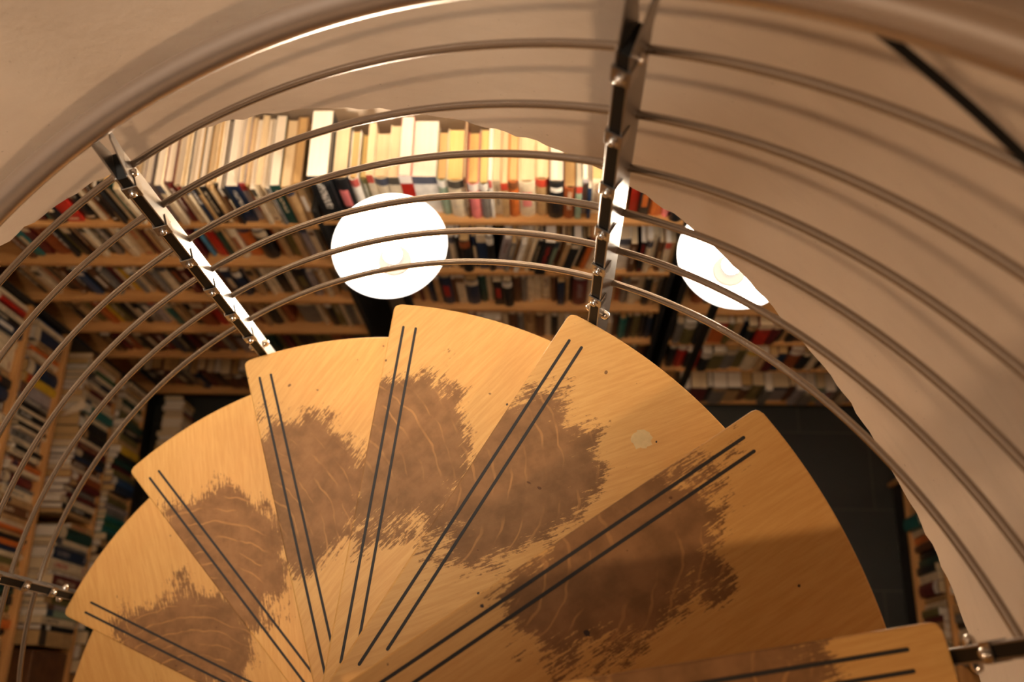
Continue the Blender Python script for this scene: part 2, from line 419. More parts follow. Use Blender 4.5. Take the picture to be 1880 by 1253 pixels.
# ------------------------------------------------------------------ torchiere lamps
def torchiere(px, py, d, rr, label):
    P = CAM + ray(px, py)*d; root = tag(empty('torchiere_lamp', (P.x, P.y, ZF)), label, 'floor lamp', 'torchiere lamps in front of the back bookcases')
    zr = P.z - ZF
    pf = [(.03, -.105), (.06, -.100), (rr*.72, -.062), (rr*.93, -.025), (rr, 0)]
    prof = [(r_, zr+z) for r_, z in pf] + [(r_-.004, zr+z+.003) for r_, z in pf[::-1]]
    MB().lathe(prof, 64, closed=True).build('lamp_bowl', OPAL, root, smooth=True)
    MB().lathe([(.0, zr-.112), (.032, zr-.112), (.046, zr-.098), (.044, zr-.088), (.0, zr-.084)], 32).build('bulb_socket', SOCKET, root, smooth=True)
    MB().lathe([(.001, zr-.078), (.018, zr-.074), (.024, zr-.058), (.020, zr-.040), (.010, zr-.032), (.001, zr-.030)], 24).build('bulb', BULB, root, smooth=True)
    MB().lathe([(.001, .0), (.13, 0), (.13, .012), (.10, .02), (.0125, .03), (.0125, zr-.112), (.001, zr-.112)], 32).build('pole_and_base', BLACKMETAL, root, smooth=True)
    lamp('torchiere_bulb_light', 'POINT', (P.x, P.y, P.z+.03), 34, (1, .80, .58), shadow_soft_size=.06)
    return P
L1 = torchiere(715, 450, 2.60, .151, 'tall black floor lamp with glowing white bowl, the one fully in view at centre')
L2 = torchiere(1350, 470, 2.66, .151, 'tall black floor lamp with glowing white bowl, half hidden by the stairwell wall')

# ------------------------------------------------------------------ bookcases
DEP = .25; BT = .022
def bookcase(name_label, M, w0, w1, bottoms, ztop, side0=PINE, side1=PINE, dividers=(), ext=0):
    root = tag(empty('bookcase', M=M @ Matrix.Translation(((w0+w1)/2, 0, ZF))), name_label, 'bookcase')
    Mi = (M @ Matrix.Translation(((w0+w1)/2, 0, ZF))).inverted()
    def part(nm, x0, x1, y0, y1, z0, z1, m):
        o = MB().box(x0, x1, y0, y1, z0, z1).build(nm, m, root, bevel=.001, bseg=1); o.matrix_basis = Mi @ M; return o
    for z in bottoms[1:]: part('shelf_board', w0+.018, w1-.018, 0, DEP-.008, z, z+BT, PINE)
    part('shelf_board', w0-ext if ext else w0+.018, w1-.018, 0, DEP-.008, bottoms[0], bottoms[0]+BT, PINE)
    part('side_panel', w0, w0+.018, .001, DEP, ZF, bottoms[0]-.0005 if ext else ztop, side0); part('side_panel', w1-.018, w1, .001, DEP, ZF, ztop, side1)
    for x, za, zb in dividers: part('divider', x-.01, x+.01, .002, DEP-.01, za, zb, PINE)
    part('back_panel', w0+.018, w1-.018, DEP-.007, DEP, ZF, bottoms[0]+BT, PINE)
    part('plinth', w0+.018, w1-.018, .02, .035, ZF, min(bottoms), BLACK)
    return root
def u_at(px, h, v):        # u of the point on plane v, at camera drop h, that lands on pixel column px
    lo, hi = -3, 3
    for _ in range(50):
        m = (lo+hi)/2
        if proj(room(m, v, ZC-h))[0] < px: lo = m
        else: hi = m
    return lo
def v_at(py, h, u):
    lo, hi = -3, 3
    for _ in range(50):
        m = (lo+hi)/2
        if proj(room(u, m, ZC-h))[1] > py: lo = m
        else: hi = m
    return lo
D = 1.35; DL = 1.87; DR = 1.527
MBK = MROOM @ Matrix.Translation((0, D, 0))                                    # x=u, y=depth
MLF = MROOM @ Matrix.Translation((-DL, 0, 0)) @ Matrix.Rotation(PI/2, 4, 'Z')  # x=v, y=-u depth
MRT = MROOM @ Matrix.Translation((DR, 0, 0)) @ Matrix.Rotation(-PI/2, 4, 'Z')  # x=-v, y=+u depth
uL1 = u_at(661, 3.25, D); uR0 = u_at(745, 3.25, D); uR1 = u_at(1207, 3.72, D) - .02; uF0 = uR1 + .035
LH = [2.66, 2.94, 3.25, 3.56, 3.86, 4.36]; RH = [2.63, 2.99, 3.31, 3.64, 3.96, 4.40]; FH = [2.63, 2.99, 3.33, 3.64, 3.96, 4.42]
LFH = [2.66, 2.94, 3.25, 3.55, 4.02, 4.33]; RTH = [2.99, 3.32, 3.64, 3.96, 4.30]
def zb(hs): return [ZC-h for h in hs]
bookcase('pine bookcase against the back wall, left of the fully visible lamp', MBK, -DL-.23, uL1, zb(LH), ZC-2.55, PINE, BLACK)
bookcase('pine bookcase against the back wall, between the two glowing lamps', MBK, uR0, uR1, zb(RH), ZC-2.58, BLACK, BLACK, ext=uR0-uL1-.002)
bookcase('pine bookcase against the back wall, behind and right of the half hidden lamp', MBK, uF0, DR+.24, zb(FH), ZC-2.5, BLACK, PINE)
vdiv = v_at(943, 3.8, -DL)
bookcase('pine bookcase along the left wall, filled with upright rows', MLF, -.75, D-.004, zb(LFH), ZC-2.6, PINE, BLACK, ())  # far side panel coloured black to paint in the unlit corner's shade
bookcase('pine bookcase along the right wall, beside the stairwell wall', MRT, -1.0, .6, zb(RTH), ZC-2.8)

# ------------------------------------------------------------------ books
PAL = dict(black=(.012, .013, .015), navy=(.012, .028, .075), blue=(.02, .07, .20), sky=(.06, .24, .42), teal=(.015, .16, .16), green=(.03, .13, .06), darkgreen=(.012, .055, .045),
           olive=(.16, .14, .045), red=(.45, .022, .012), maroon=(.12, .012, .014), orange=(.62, .16, .03), yellow=(.70, .46, .03), brown=(.13, .05, .02), rust=(.30, .075, .02),
           tan=(.50, .32, .15), cream=(.74, .62, .44), white=(.84, .80, .73), grey=(.20, .19, .18), lilac=(.36, .32, .34), pink=(.80, .22, .22), sage=(.28, .38, .28))
PNAME = dict(sky='light blue', darkgreen='dark green', rust='rust brown', lilac='pale grey', sage='grey green', navy='navy blue')
PG = [m_pages('white_page_block', (.86, .81, .74), (.70, .63, .54)), m_pages('cream_page_block', (.80, .68, .48), (.62, .48, .29)), m_pages('yellowed_page_block', (.70, .50, .25), (.50, .31, .12)),
      m_pages('bright_yellow_page_block', (.80, .64, .30), (.64, .45, .15))]
_cm = {}
def cover_mat(cn, ink, style):
    key = (cn, ink, style)
    if key in _cm: return _cm[key]
    m, nt, b = mat('%s_cover' % cn); T = NT(nt); col = PAL[cn]; ic = PAL[ink]
    uv = T.n('ShaderNodeUVMap').outputs[0]; sx = T.n('ShaderNodeSeparateXYZ'); nt.links.new(uv, sx.inputs[0]); U, V = sx.outputs[0], sx.outputs[1]
    rnd = T.n('ShaderNodeObjectInfo').outputs['Random']
    def band(x, a, b_): return T.math('MULTIPLY', T.math('GREATER_THAN', x, a), T.math('LESS_THAN', x, b_))
    oc = T.n('ShaderNodeTexCoord').outputs['Object']; g = T.noise(oc, 25, 3)
    c = T.mix(T.smooth(g, .3, .75), [x*.82 for x in col], [min(1, x*1.15) for x in col])
    cx = T.n('ShaderNodeCombineXYZ'); nt.links.new(T.math('MULTIPLY', U, 2.6), cx.inputs[0]); nt.links.new(T.math('MULTIPLY', V, 34), cx.inputs[1]); nt.links.new(T.math('MULTIPLY', rnd, 50), cx.inputs[2])
    let = T.math('GREATER_THAN', T.noise(cx.outputs[0], 1.6, 1, .5), .50)
    if style == 0:      # lengthwise title
        f = T.math('MULTIPLY', let, T.math('MULTIPLY', band(U, .32, .68), band(V, .30, .88)))
    elif style == 1:    # label near the top
        f = T.math('MULTIPLY', band(U, .10, .90), band(V, .74, .86))
    elif style == 2:    # short title and a foot line
        f = T.math('MAXIMUM', T.math('MULTIPLY', let, T.math('MULTIPLY', band(U, .25, .72), band(V, .55, .92))), T.math('MULTIPLY', band(U, .2, .8), band(V, .06, .10)))
    elif style == 3:    # block of colour
        f = T.math('MULTIPLY', band(U, .22, .78), band(V, .30, .72))
    else:               # pale top half
        f = band(V, .80, 1.01)
    c = T.mix(T.math('MULTIPLY', f, .9), c, ic)
    nt.links.new(c, b.inputs['Base Color']); b.inputs['Roughness'].default_value = .42
    _cm[key] = m; return m
def book_meshes(w_, d_, h_, rnd_, hard, cm, pm):
    t = .0022 if hard else .0008; b_ = min(.35*w_, .008) if rnd_ else .0006
    n = 6; outer = [(0, d_)]; spine = []
    for i in range(n+1):
        s_ = i/n; spine.append((w_*s_, b_*(2*s_-1)**2))
    outer += spine + [(w_, d_)]
    inner = [(t, d_)] + [(t + (w_-2*t)*i/n, b_*(2*i/n-1)**2 + t) for i in range(n+1)] + [(w_-t, d_)]
    m = len(outer); vs = []; fs = []; uvs = []
    for z in (0, h_):
        vs += [(x, y, z) for x, y in outer] + [(x, y, z) for x, y in inner]
    for i in range(m-1):
        fs.append((i, i+1, 2*m+i+1, 2*m+i)); sp = 1 <= i < m-2
        if sp: u0, u1 = (i-1)/n, i/n; uvs.append([(u0, 0), (u1, 0), (u1, 1), (u0, 1)])
        else: uvs.append([(-1, -1)]*4)
        fs.append((m+i+1, m+i, 3*m+i, 3*m+i+1)); uvs.append([(-1, -1)]*4)
        fs.append((2*m+i, 2*m+i+1, 3*m+i+1, 3*m+i)); uvs.append([(-1, -1)]*4)
        fs.append((i+1, i, m+i, m+i+1)); uvs.append([(-1, -1)]*4)
    for i in (0, m-1):
        fs.append((i, 2*m+i, 3*m+i, m+i)); uvs.append([(-1, -1)]*4)
    me = bpy.data.meshes.new('cover'); me.from_pydata(vs, [], fs); me.materials.append(cm)
    ul = me.uv_layers.new(name='UVMap'); k = 0
    for f, u in zip(me.polygons, uvs):
        for li, c in zip(f.loop_indices, u): ul.data[li].uv = c
    g = .003 if hard else .0006
    pb = MB().box(t+.0003, w_-t-.0003, b_+t+.0004, d_-g, g, h_-g)
    pm_ = bpy.data.meshes.new('pages'); pm_.from_pydata(pb.v, [], pb.f); pm_.materials.append(pm)
    return me, pm_

# occlusion tests used to leave out books the photograph shows nothing of
BOARDS = [(uv0, uv1, hs) for uv0, uv1, hs in ((-DL-.23, uL1, LH), (uR0, uR1, RH), (uF0, DR+.2, FH))]
def seen(P, kind, mx=25):
    x, y = proj(P)
    if not (-mx < x < W+mx and -mx < y < H+mx): return False
    d = Vector(P) - CAM
    # stairwell wall
    a = d.x*d.x + d.y*d.y; b = CAM.x*d.x + CAM.y*d.y; c = CAM.x**2 + CAM.y**2 - RW*RW
    t = (-b + math.sqrt(b*b - a*c))/a
    if t < 1:
        Q = CAM + d*t
        if Q.z > edge_z(math.atan2(Q.y, Q.x)) + .012: return False
    # treads
    for k in range(0, 10):
        t = (-k*RIS - ZC)/d.z
        if 0 < t < 1:
            Q = CAM + d*t; r_ = math.hypot(Q.x, Q.y)
            if r_ < R0-.01:
                rel = (math.atan2(Q.y, Q.x) - k*DTH + PI) % (2*PI) - PI
                if -DTH+.01 < rel < .03: return False
    for L in (L1, L2):
        lx, ly = proj(L)
        if math.hypot(x-lx, y-ly) < 94: return False
    # boards above
    u, v, z = to_room(P)
    return True
def shelf_hidden(P, kind, hs):
    """ray from camera crosses a higher shelf board of the same case"""
    u, v, z = to_room(P); front = {'B': D, 'L': DL, 'R': DR}[kind]; dep = {'B': v, 'L': -u, 'R': u}[kind]
    if dep <= front+.001: return False
    for h in hs:
        if ZC-h > z+.01:
            dd = dep * h/(ZC-z)
            if dd > front+.004: return True
    return False

BOOKS = []
def parse(spec):
    out = []
    for tok in spec.split():
        x, c = tok.split(':', 1); f = c.split(','); out.append((float(x), f[0], f[1:]))
    return out
random.seed(21)
def row(kind, case, shelf, hs, idx, spec, lean=None, sp=.018, case_hs=None):
    """spec tokens 'pixel:colour[,flags]'; pixel column (back) or row (sides) where the book's foot starts"""
    h = hs[idx]; items = parse(spec); zt = ZC - h + BT + .0006
    avail = (h - hs[idx-1] - BT - .012) if idx > 0 else .27
    for (x0, cn, fl), (x1, _, _) in zip(items, items[1:]):
        if cn == '.': continue
        if kind == 'B': a, b_ = u_at(x0, h-BT, D+sp), u_at(x1, h-BT, D+sp)
        elif kind == 'L': a, b_ = v_at(x1, h-BT, -DL-sp), v_at(x0, h-BT, -DL-sp)
        else: a, b_ = -v_at(x0, h-BT, DR+sp), -v_at(x1, h-BT, DR+sp); 
        if b_ < a: a, b_ = b_, a
        if case in LIM and not (case == BM and idx == 0 and b_ < LIM[case][1]):
            a = max(a, LIM[case][0]); b_ = min(b_, LIM[case][1])
            if b_ - a < .006: continue
        w_ = b_ - a - .0007
        hh = random.uniform(.185, .235); dd = None; pg = None; prot = random.uniform(-.012, .012); style = None; ink = None; rd = random.random() < .5
        le = 0
        for f in fl:
            if f[0] == 'h': hh = float(f[1:])/100
            elif f[0] == 'p': pg = int(f[1:])
            elif f[0] == 'o': prot = -float(f[1:])/100
            elif f[0] == 's': style = int(f[1:])
            elif f[0] == 'i': ink = f[1:]
            elif f == 'r': rd = True
            elif f == 'f': rd = False
            elif f[0] == 'd': dd = float(f[1:])/100
            elif f[0] == 'l': le = float(f[1:])
        hh = min(hh, avail)
        if lean:
            for la, lb, ld in lean:
                if la <= x0 < lb: le = ld
        dd = dd or min(.205, hh*random.uniform(.68, .80))
        if case == BL and idx == 0: dd = .228; hh = max(hh, .215)
        dark = sum(PAL[cn]) < .7
        if style is None: style = random.choice([0, 0, 0, 1, 2, 2, 3, 9, 9])
        if ink is None: ink = random.choice(['cream', 'white', 'tan', 'cream'] if dark else ['black', 'brown', 'navy', 'red'])
        if pg is None: pg = random.choice([0, 0, 1, 1, 2])
        nb = max(1, round(w_/.075)) if w_ > .09 else 1
        for q in range(nb):
            ww = (w_+.0007)/nb - .0007
            BOOKS.append(dict(kind=kind, case=case, shelf=shelf, idx=idx, hs=hs, x=a + q*(ww+.0007), w=ww, h=hh, d=dd, z=zt, sp=sp+prot, cn=cn, ink=ink, style=style, pg=pg, rd=rd, hard=rd or random.random() < .3, lean=le))
LIM = {}
def fill(x0, x1, step, cols, rs, jit=.35):
    random.seed(rs); out = []; x = x0
    while (x < x1) if x1 > x0 else (x > x1):
        out.append('%g:%s' % (x, random.choice(cols))); x += step*random.uniform(1-jit, 1+jit)
    out.append('%g:.' % x1); r_ = ' '.join(out); random.seed(rs+99); return r_
DK = ['black', 'navy', 'maroon', 'brown', 'grey', 'olive', 'darkgreen', 'rust', 'tan', 'black', 'lilac']
MX = ['cream', 'tan', 'black', 'grey', 'brown', 'navy', 'maroon', 'cream', 'olive', 'white', 'green', 'lilac']
BL, BM, BR, LF, RT = 'back left bookcase', 'middle back bookcase', 'right back bookcase', 'left wall bookcase', 'right wall bookcase'
LIM.update({BL: (-DL+.03, uL1-.0185), BM: (uR0+.0185, uR1-.0185), BR: (uF0+.0185, DR-.02), LF: (-.73, D-.024), RT: (-.98, .58)})
ORD = ['top shelf', 'second shelf', 'third shelf', 'fourth shelf', 'fifth shelf', 'sixth shelf', 'bottom shelf']
row('B', BL, 0, LH, 0, '70:maroon 88:teal 100:black,h24 127:red,h24,f 156:black,h24 184:cream,h24,s9 200:rust,icream,s2 210:black,h24 222:tan 230:black,s4,icream 236:cream,h24,s9 250:darkgreen,h24,s3,isage 262:cream,s2,ibrown 272:lilac 281:brown 291:tan 298:cream 306:olive,s9 316:lilac,p0 330:grey,h22 338:cream,h24,p0,s9 350:maroon,p0 366:cream,h22,d19,s9 380:cream,h23,s9 389:navy,h22,d19,s2,iwhite 401:tan 408:black,icream,s0,h22 421:tan,icream,h22 433:cream 441:brown,h20 447:black 453:navy,h21,d19,p0,s0,iwhite,f 475:lilac,h22,f 487:tan,p1,h21 496:cream,s9,h21,f 505:cream,h22,p1 516:cream,h22,s2,ibrown 524:grey,h22 531:darkgreen,h23,d20,p0,s0,icream,f 549:tan,h22,d19,p1,r,s9 568:tan,h22,d19,p2,r,s3,iwhite 596:.', sp=.010)
row('B', BL, 1, LH, 1, '58:brown 70:teal 84:maroon 102:rust,h23,s9 134:tan 139:black 150:olive 158:black 171:brown 182:black 192:cream,h22,s9 203:black 216:grey 229:. 238:tan 246:cream,h20 258:cream,h21,s9 270:tan 286:maroon,h22,s9 304:tan 312:cream,h22,s2,ibrown 326:cream,h21 337:tan 348:rust 360:tan 372:maroon 384:navy,h20 391:sky,s9 398:orange,h19 406:red,h22,s9 421:darkgreen,h22,s9 437:tan 445:cream,h21,s3,irust 461:orange,h20,r,s9 484:. 490:black,h19,d17,r,s9 515:. 520:rust 529:tan 540:olive,h22,d17,r,s9 560:tan,s9 570:lilac,h22,s9 588:cream 600:.', sp=.030)
row('B', BL, 2, LH, 2, '40:black 58:maroon 75:black 92:tan 104:cream 116:tan 130:black 150:brown 164:black 178:blue,s9 193:black 206:brown 218:grey 230:maroon 240:cream,s9 250:yellow,h22,s9 264:grey,r,s9,h21 278:cream 286:black,h21 296:brown 306:grey 318:cream,s9,h22 337:black,s3,irust 352:black,r 360:maroon,h20 374:tan 384:olive 398:cream 410:tan 424:brown 434:navy,h20,s3,icream 450:navy,r,h19,s9 468:lilac 480:tan 492:grey 502:cream,h22,s9 511:cream,h21 522:black,h22,s9 540:cream,h21,s2,inavy 553:. 558:black,h20,s3,iolive 578:navy,r,s9 584:lilac,h20,s9 595:tan 606:cream 615:tan 626:grey,r,s9,h20 654:.', sp=.032)
row('B', BL, 3, LH, 3, '80:black 98:black 116:maroon 133:black 150:black 168:tan 184:olive 198:rust 210:orange 220:yellow,s9 232:olive 246:black 258:cream 268:black 284:grey 300:lilac 316:cream,s9 330:teal,h21,s9 344:tan 356:tan 366:black 380:rust,h22,s9 404:red,h20,s9,r 424:tan 440:olive 454:lilac 466:tan 478:maroon,r,s9,h20 494:tan 503:black,r,s9,h19 524:tan 531:rust,s9 544:. 560:grey,r,h21,s9 596:cream,h21,s9 606:tan 612:black,h22,s9 628:olive 642:cream 650:grey,s9,h21 662:cream 672:grey 684:.', sp=.034)
row('B', BL, 4, LH, 4, fill(150, 690, 15, DK, 5), sp=.03)
row('B', BL, 5, LH, 5, fill(210, 640, 14, ['black','black','navy','brown','maroon','grey'], 6), sp=.03)
row('B', BM, 0, RH, 0, '600:black,h26,d21,p0,iwhite,s0,f,o2 636:black,h22,d18,p1,ipink,s3 664:white,h21,p2,d16,s9 680:olive,h19,p3,d15 694:cream,h22,d17,p1,s9 706:cream,h20,p1,d15,r,s9 731:cream,h21,p1,d17,s9 750:red,h22,d19,p0,iwhite,s4,f 772:white,h21,d18,p0,s9,f 814:sage,h20,p2,d16,s4,iwhite,r 832:cream,h21,d17,p3,s9,r 861:brown,h23,d19,p1 867:pink,h20,d17,p3,s4,iwhite,r 887:grey,h20,d18,p3,s4,iwhite,r 904:white,h22,d19,p0,s9 910:cream,h20,d19,s0,ibrown,p1 924:tan,h20,d19,p1,s9 937:orange,h20,d19,p2,s9 955:cream,h20,d19,p1,s3,ipink,r 984:tan,h21,d19,p1,s9,r 1008:black,h21,d19,p0,s1,iwhite,o1 1034:rust,h18,d17,p2,s0,icream,o1 1055:sage,h19,d18,p0,s9,o1 1066:lilac,h20,s0,ired 1076:navy,h18,iwhite,s2 1083:cream,s0,irust,h20,f 1102:rust,h19,s9 1113:black 1124:tan 1134:olive 1144:. 1154:red,h18,s9 1170:black,h18,s3,iorange 1189:orange,s9,h19 1214:pink,h19,s9 1228:black,h17,s9,o2 1251:brown 1262:.', sp=.022)
row('B', BM, 1, RH, 1, '720:tan 740:navy 760:cream 780:grey 797:teal 814:grey,h21,s9 831:cream,h22,p0,s9 844:black,h22,s2,ired 852:black,h22,p2,s4,irust,r 871:navy,h22,s3,icream 882:navy,h24,s9,f 899:black,h24,s9 912:lilac,h22,p0,f 925:grey,h21 935:tan,h21 943:white,h21,p0,s9 952:cream,h22,p0 963:cream,h23,s9 971:black,h22,s0,icream 981:black,h24,p0,s0,ired,o2 1000:sage,h21,s9 1010:maroon,h22 1020:tan,h21,s9 1029:black,h24,p0,s1,icream,o1 1046:cream,h21 1055:black,h22,s9 1062:orange,h22,s9 1074:cream,h22,s0,ibrown 1088:. 1128:white,h22,d16,s9 1150:brown,h21 1162:. 1167:black,h22,s2,ired 1177:cream,h23,p0,s9 1189:cream,h22 1199:brown 1209:cream,h22,p0,s9 1220:tan,h21,p1 1232:navy,h22 1240:.', lean=[(912, 1087, 9)], sp=.012)
row('B', BM, 2, RH, 2, '752:rust 762:tan 774:maroon 782:tan,h20 792:navy,h21,s9 806:tan 816:navy,h22,p1,s3,ired,o1 837:brown,h21,s9 845:cream,h22,p0,s9 860:navy,h20,r,s9,o1 884:darkgreen,h21,s9 897:cream,h21,s3,igreen 910:black,h20,s3,ired,f 926:black,h21,p1,s9,o2,r 944:brown,h20,s9 957:grey,h19,s9 969:cream,h20,s9 980:cream,h20 993:cream,h20,s2,ibrown 1012:brown,h20,s9 1023:navy,h20,p2,s9,o1 1036:tan 1044:black,s9 1050:maroon,h21,s0,ililac,r,o1 1076:cream,h20,s9 1086:tan 1094:olive 1106:cream 1116:tan 1126:rust 1136:grey 1150:cream,h21,s9 1164:cream,h22 1176:black,h22 1188:tan 1200:grey 1212:.', sp=.030)
row('B', BM, 3, RH, 3, '800:brown 822:cream 838:tan 852:black 866:maroon 880:grey 893:white,h22 912:tan 924:cream,h22 937:brown 952:grey 963:tan,h22 984:brown 1000:cream 1012:black 1024:cream 1036:brown 1046:cream 1058:tan 1074:tan,p2 1090:grey 1100:lilac 1110:cream 1119:brown,h21 1132:teal,h20,s9 1145:black,h21 1155:olive,h21,s4,ired 1169:black 1181:navy 1191:grey 1200:black 1211:.', sp=.018)
row('B', BM, 4, RH, 4, fill(1080, 1190, 13, DK, 15), sp=.03)
row('B', BR, 1, FH, 1, fill(1262, 1300, 12, DK, 25), sp=.02)
row('B', BR, 2, FH, 2, '1268:rust,h21 1290:black 1304:. 1390:sky,s9,l0 1400:black 1412:maroon 1428:cream 1444:sky,h20,s9 1462:tan 1480:.', sp=.04)
row('B', BR, 3, FH, 3, '1232:grey,h20 1246:olive,p0,h20,s9 1268:black 1278:. 1288:cream,h20,s9 1296:orange,h21,s9,p1 1322:olive,s9 1334:tan,s4,ired 1348:navy,h19 1358:black,r,h19,s9 1376:red,h21,p1,s9,f 1400:maroon,h21,s9 1420:black 1428:tan,h21,s9 1440:black,h20 1454:brown,h20 1470:olive 1486:cream 1500:black 1516:grey 1532:tan 1550:.', sp=.003)
row('B', BR, 4, FH, 4, '1220:black 1234:red,h19,s9 1252:black 1262:red,h21,s9 1274:. 1277:black,h20,s9 1296:olive,h22,s9 1318:grey,h22,s9,r 1340:olive,h21 1356:cream,h22,p0,s4,iyellow 1382:tan,h21 1394:maroon,h21,s9 1410:navy,h21 1426:. 1432:rust,h22,s9 1456:black,h21,s9 1476:cream,h22,s9 1490:black,h22 1504:cream,h20,r,s9 1524:grey 1540:olive 1556:tan 1572:grey 1588:cream 1604:.', sp=.003)
row('B', BR, 5, FH, 5, '1240:grey 1258:maroon,h22 1274:maroon,h21,s9 1287:black,p0 1296:grey,h22,p0,s9 1322:tan,h22,p0,s9,f 1346:brown,h21,s9 1366:olive,h21,p1 1388:grey,h21,p0 1402:lilac,h20,s9 1432:brown,h21,p1 1444:lilac,h20,p0 1460:grey,s9 1480:sage,h20 1496:lilac,h20 1514:grey 1530:cream 1546:lilac 1562:grey 1580:black 1600:navy 1620:.', sp=.003)
# left wall case: listed from the near corner of the back wall downwards in the photo
row('L', LF, 2, LFH, 2, '395:black 412:black 430:maroon 450:black 470:black 490:teal 500:black 512:orange,s9 526:darkgreen,s9 540:cream,h22 548:tan 556:cream,s9 566:cream 573:red,h22,s9 583:maroon 590:cream 600:black,s2,icream 612:navy,s3,iwhite,h22 626:cream,h23,s9 646:cream,h23,s9 664:cream,s2,irust,h22 684:tan 700:black,s3,irust 716:navy,h20 738:black 760:cream 778:tan 796:cream 815:cream 834:cream 850:.', sp=.02)
row('L', LF, 3, LFH, 3, '440:black 460:navy 480:maroon 500:black 520:maroon,h21,s9 545:maroon,h22,s9 570:black 590:navy,s1,iwhite,h21 606:rust,h21,s9 618:blue,s9 626:cream,s9,h22 634:navy,s9,h21 656:tan 666:orange 674:cream,h20 684:tan 692:navy,r,s9,h22 716:yellow,d16,h22,s9 732:lilac,h23,s9 752:grey 762:black 772:cream 780:black 790:cream,s9 798:black 806:cream 812:grey,s2,iblack,h21 826:cream,s2,iblack,h22 838:black 846:cream,s2,iblack 856:brown 864:orange,s9,h20 876:cream,s9 884:maroon,s9,h20 904:grey,s9 912:cream,s0,inavy,h22 926:tan 940:brown 956:tan 966:cream 976:orange 984:tan 992:black 1000:orange,s9 1010:navy,s9 1020:cream 1030:olive 1042:tan,s0,irust,h21 1064:sky,s2,iwhite,h20 1080:darkgreen 1096:black 1112:olive 1126:tan 1140:orange,s9 1156:black 1168:tan,h21,s9 1196:black 1216:.', sp=.02)
row('L', LF, 4, LFH, 4, '500:black 520:black 540:maroon 560:black,h27 580:maroon,h27 600:black,h27 618:maroon,h27 634:cream,h27 644:maroon,h27 654:orange,h20 662:navy,h27 674:cream,h28 686:tan,h27 696:cream,h27 706:green,h27,s9 715:cream,h27,s9 724:navy,h27 734:cream,s9,h27 741:maroon,s9,h27 750:cream,h27 762:cream,h26 772:teal,h26,s9 786:cream,s9,h27 796:black,h27 812:black,h27 830:cream,h27 838:maroon,h27 850:black,h27 862:navy,h27 870:brown,h27 880:cream,h27 888:rust,s9,h26 902:maroon,s9,h27 914:grey,s9,h27 926:maroon,h27 934:cream,s1,iblack,h29 946:black,h27 956:tan,h27 964:. 975:tan,h18 985:darkgreen,h28,s9,r 1006:cream,s9,h28 1016:grey,h27 1022:navy,h28,s2,ililac,r 1042:cream,h29,s2,ired 1062:white,s9,h27 1070:maroon,h27 1092:black,h27 1108:olive,h27 1120:lilac,s9,h27 1130:sage,s9,h27 1142:cream,s2,iblack,h28 1156:black,h27 1166:tan,s9,h27 1193:.', sp=-.002)
row('L', LF, 5, LFH, 5, '560:black 580:brown 600:black 620:navy 640:brown 656:black 670:tan 684:black 700:navy 712:maroon,h22,s9 724:cream 734:tan 744:cream 754:darkgreen 766:cream 776:olive 790:darkgreen 802:black 816:olive,s9 828:tan 838:yellow,s9 850:black 862:darkgreen 872:maroon 882:olive,s9 892:blue,s9 906:navy 918:tan 928:olive 940:lilac 950:grey 960:teal,s9 970:green 980:teal,s9 992:darkgreen 1004:tan 1016:black 1030:rust 1044:black 1062:navy 1080:olive 1100:black 1120:brown 1140:darkgreen 1165:black 1190:tan,s9 1215:navy 1240:.', sp=-.002)
row('L', 'floor', 6, LFH + [ZC-ZF+BT], 6, '742:black 751:tan 760:cream 768:maroon 776:tan 783:cream 791:cream 798:lilac 806:cream 814:darkgreen 822:black 832:olive 842:black 850:navy 866:brown 884:rust 902:olive 920:black 940:tan 960:darkgreen 980:.', sp=-.17)
row('R', RT, 2, RTH, 2, fill(900, 1000, 16, DK, 44), sp=.02)
row('R', RT, 3, RTH, 3, '870:brown 890:navy 905:tan 922:cream 936:rust 950:navy,h20 962:orange 975:tan 990:black 1005:cream,h21 1022:olive 1040:maroon 1056:rust 1066:maroon,s9 1078:white,s9 1092:grey,s9 1112:tan 1130:grey,s9 1146:black 1156:cream 1180:tan 1200:grey 1225:.', sp=.02)
row('R', RT, 4, RTH, 4, '890:maroon 905:black 920:navy,h20 934:tan 948:rust 955:teal,h22,r,s9,o4 978:cream,h20 990:orange 1004:brown 1018:black,h21 1032:darkgreen 1046:black,h21,s9 1060:cream,s1,inavy,h21 1076:maroon,h21,s9 1100:tan,h22,s9 1112:cream 1124:olive,s9 1138:maroon 1150:tan 1165:cream,h22 1180:cream,s9 1190:black 1200:tan,s9,h20 1212:darkgreen,r,s9 1250:black 1275:.', sp=.02)

def book_frame(b):
    M = {'B': MBK, 'L': MLF, 'R': MRT}[b['kind']]
    x = b['x'];
    return M @ Matrix.Translation((x, b['sp'], b['z'] + b['w']*math.sin(rad(b['lean'])))) @ Matrix.Rotation(rad(b['lean']), 4, 'Y')
vis = []
for b in BOOKS:
    if b['lean']: b['w'] *= math.cos(rad(b['lean']))
    M = book_frame(b); n = 0
    for xx in (.15, .5, .85):
        for yy, zz in ((0, .12), (0, .3), (0, .5), (0, .7), (0, .93), (.25, 1), (.6, 1), (.9, 1)):
            P = M @ Vector((b['w']*xx, b['d']*yy, b['h']*zz))
            if seen(P, b['kind']) and not shelf_hidden(P, b['kind'], b['hs']): n += 1
    b['n'] = n
    p0 = proj(M @ Vector((0, 0, b['h']))); p1 = proj(M @ Vector((b['w'], 0, 0))); p2 = proj(M @ Vector((0, 0, 0)))
    wpx = math.hypot(p1[0]-p2[0], p1[1]-p2[1]); hpx = math.hypot(p0[0]-p2[0], p0[1]-p2[1])
    b['area'] = n/24*wpx*max(hpx, 20)
    b['px'] = ((p0[0]+p1[0])/2, (p0[1]+p1[1])/2)
    if n >= 2 and b['w'] > .004: vis.append(b)
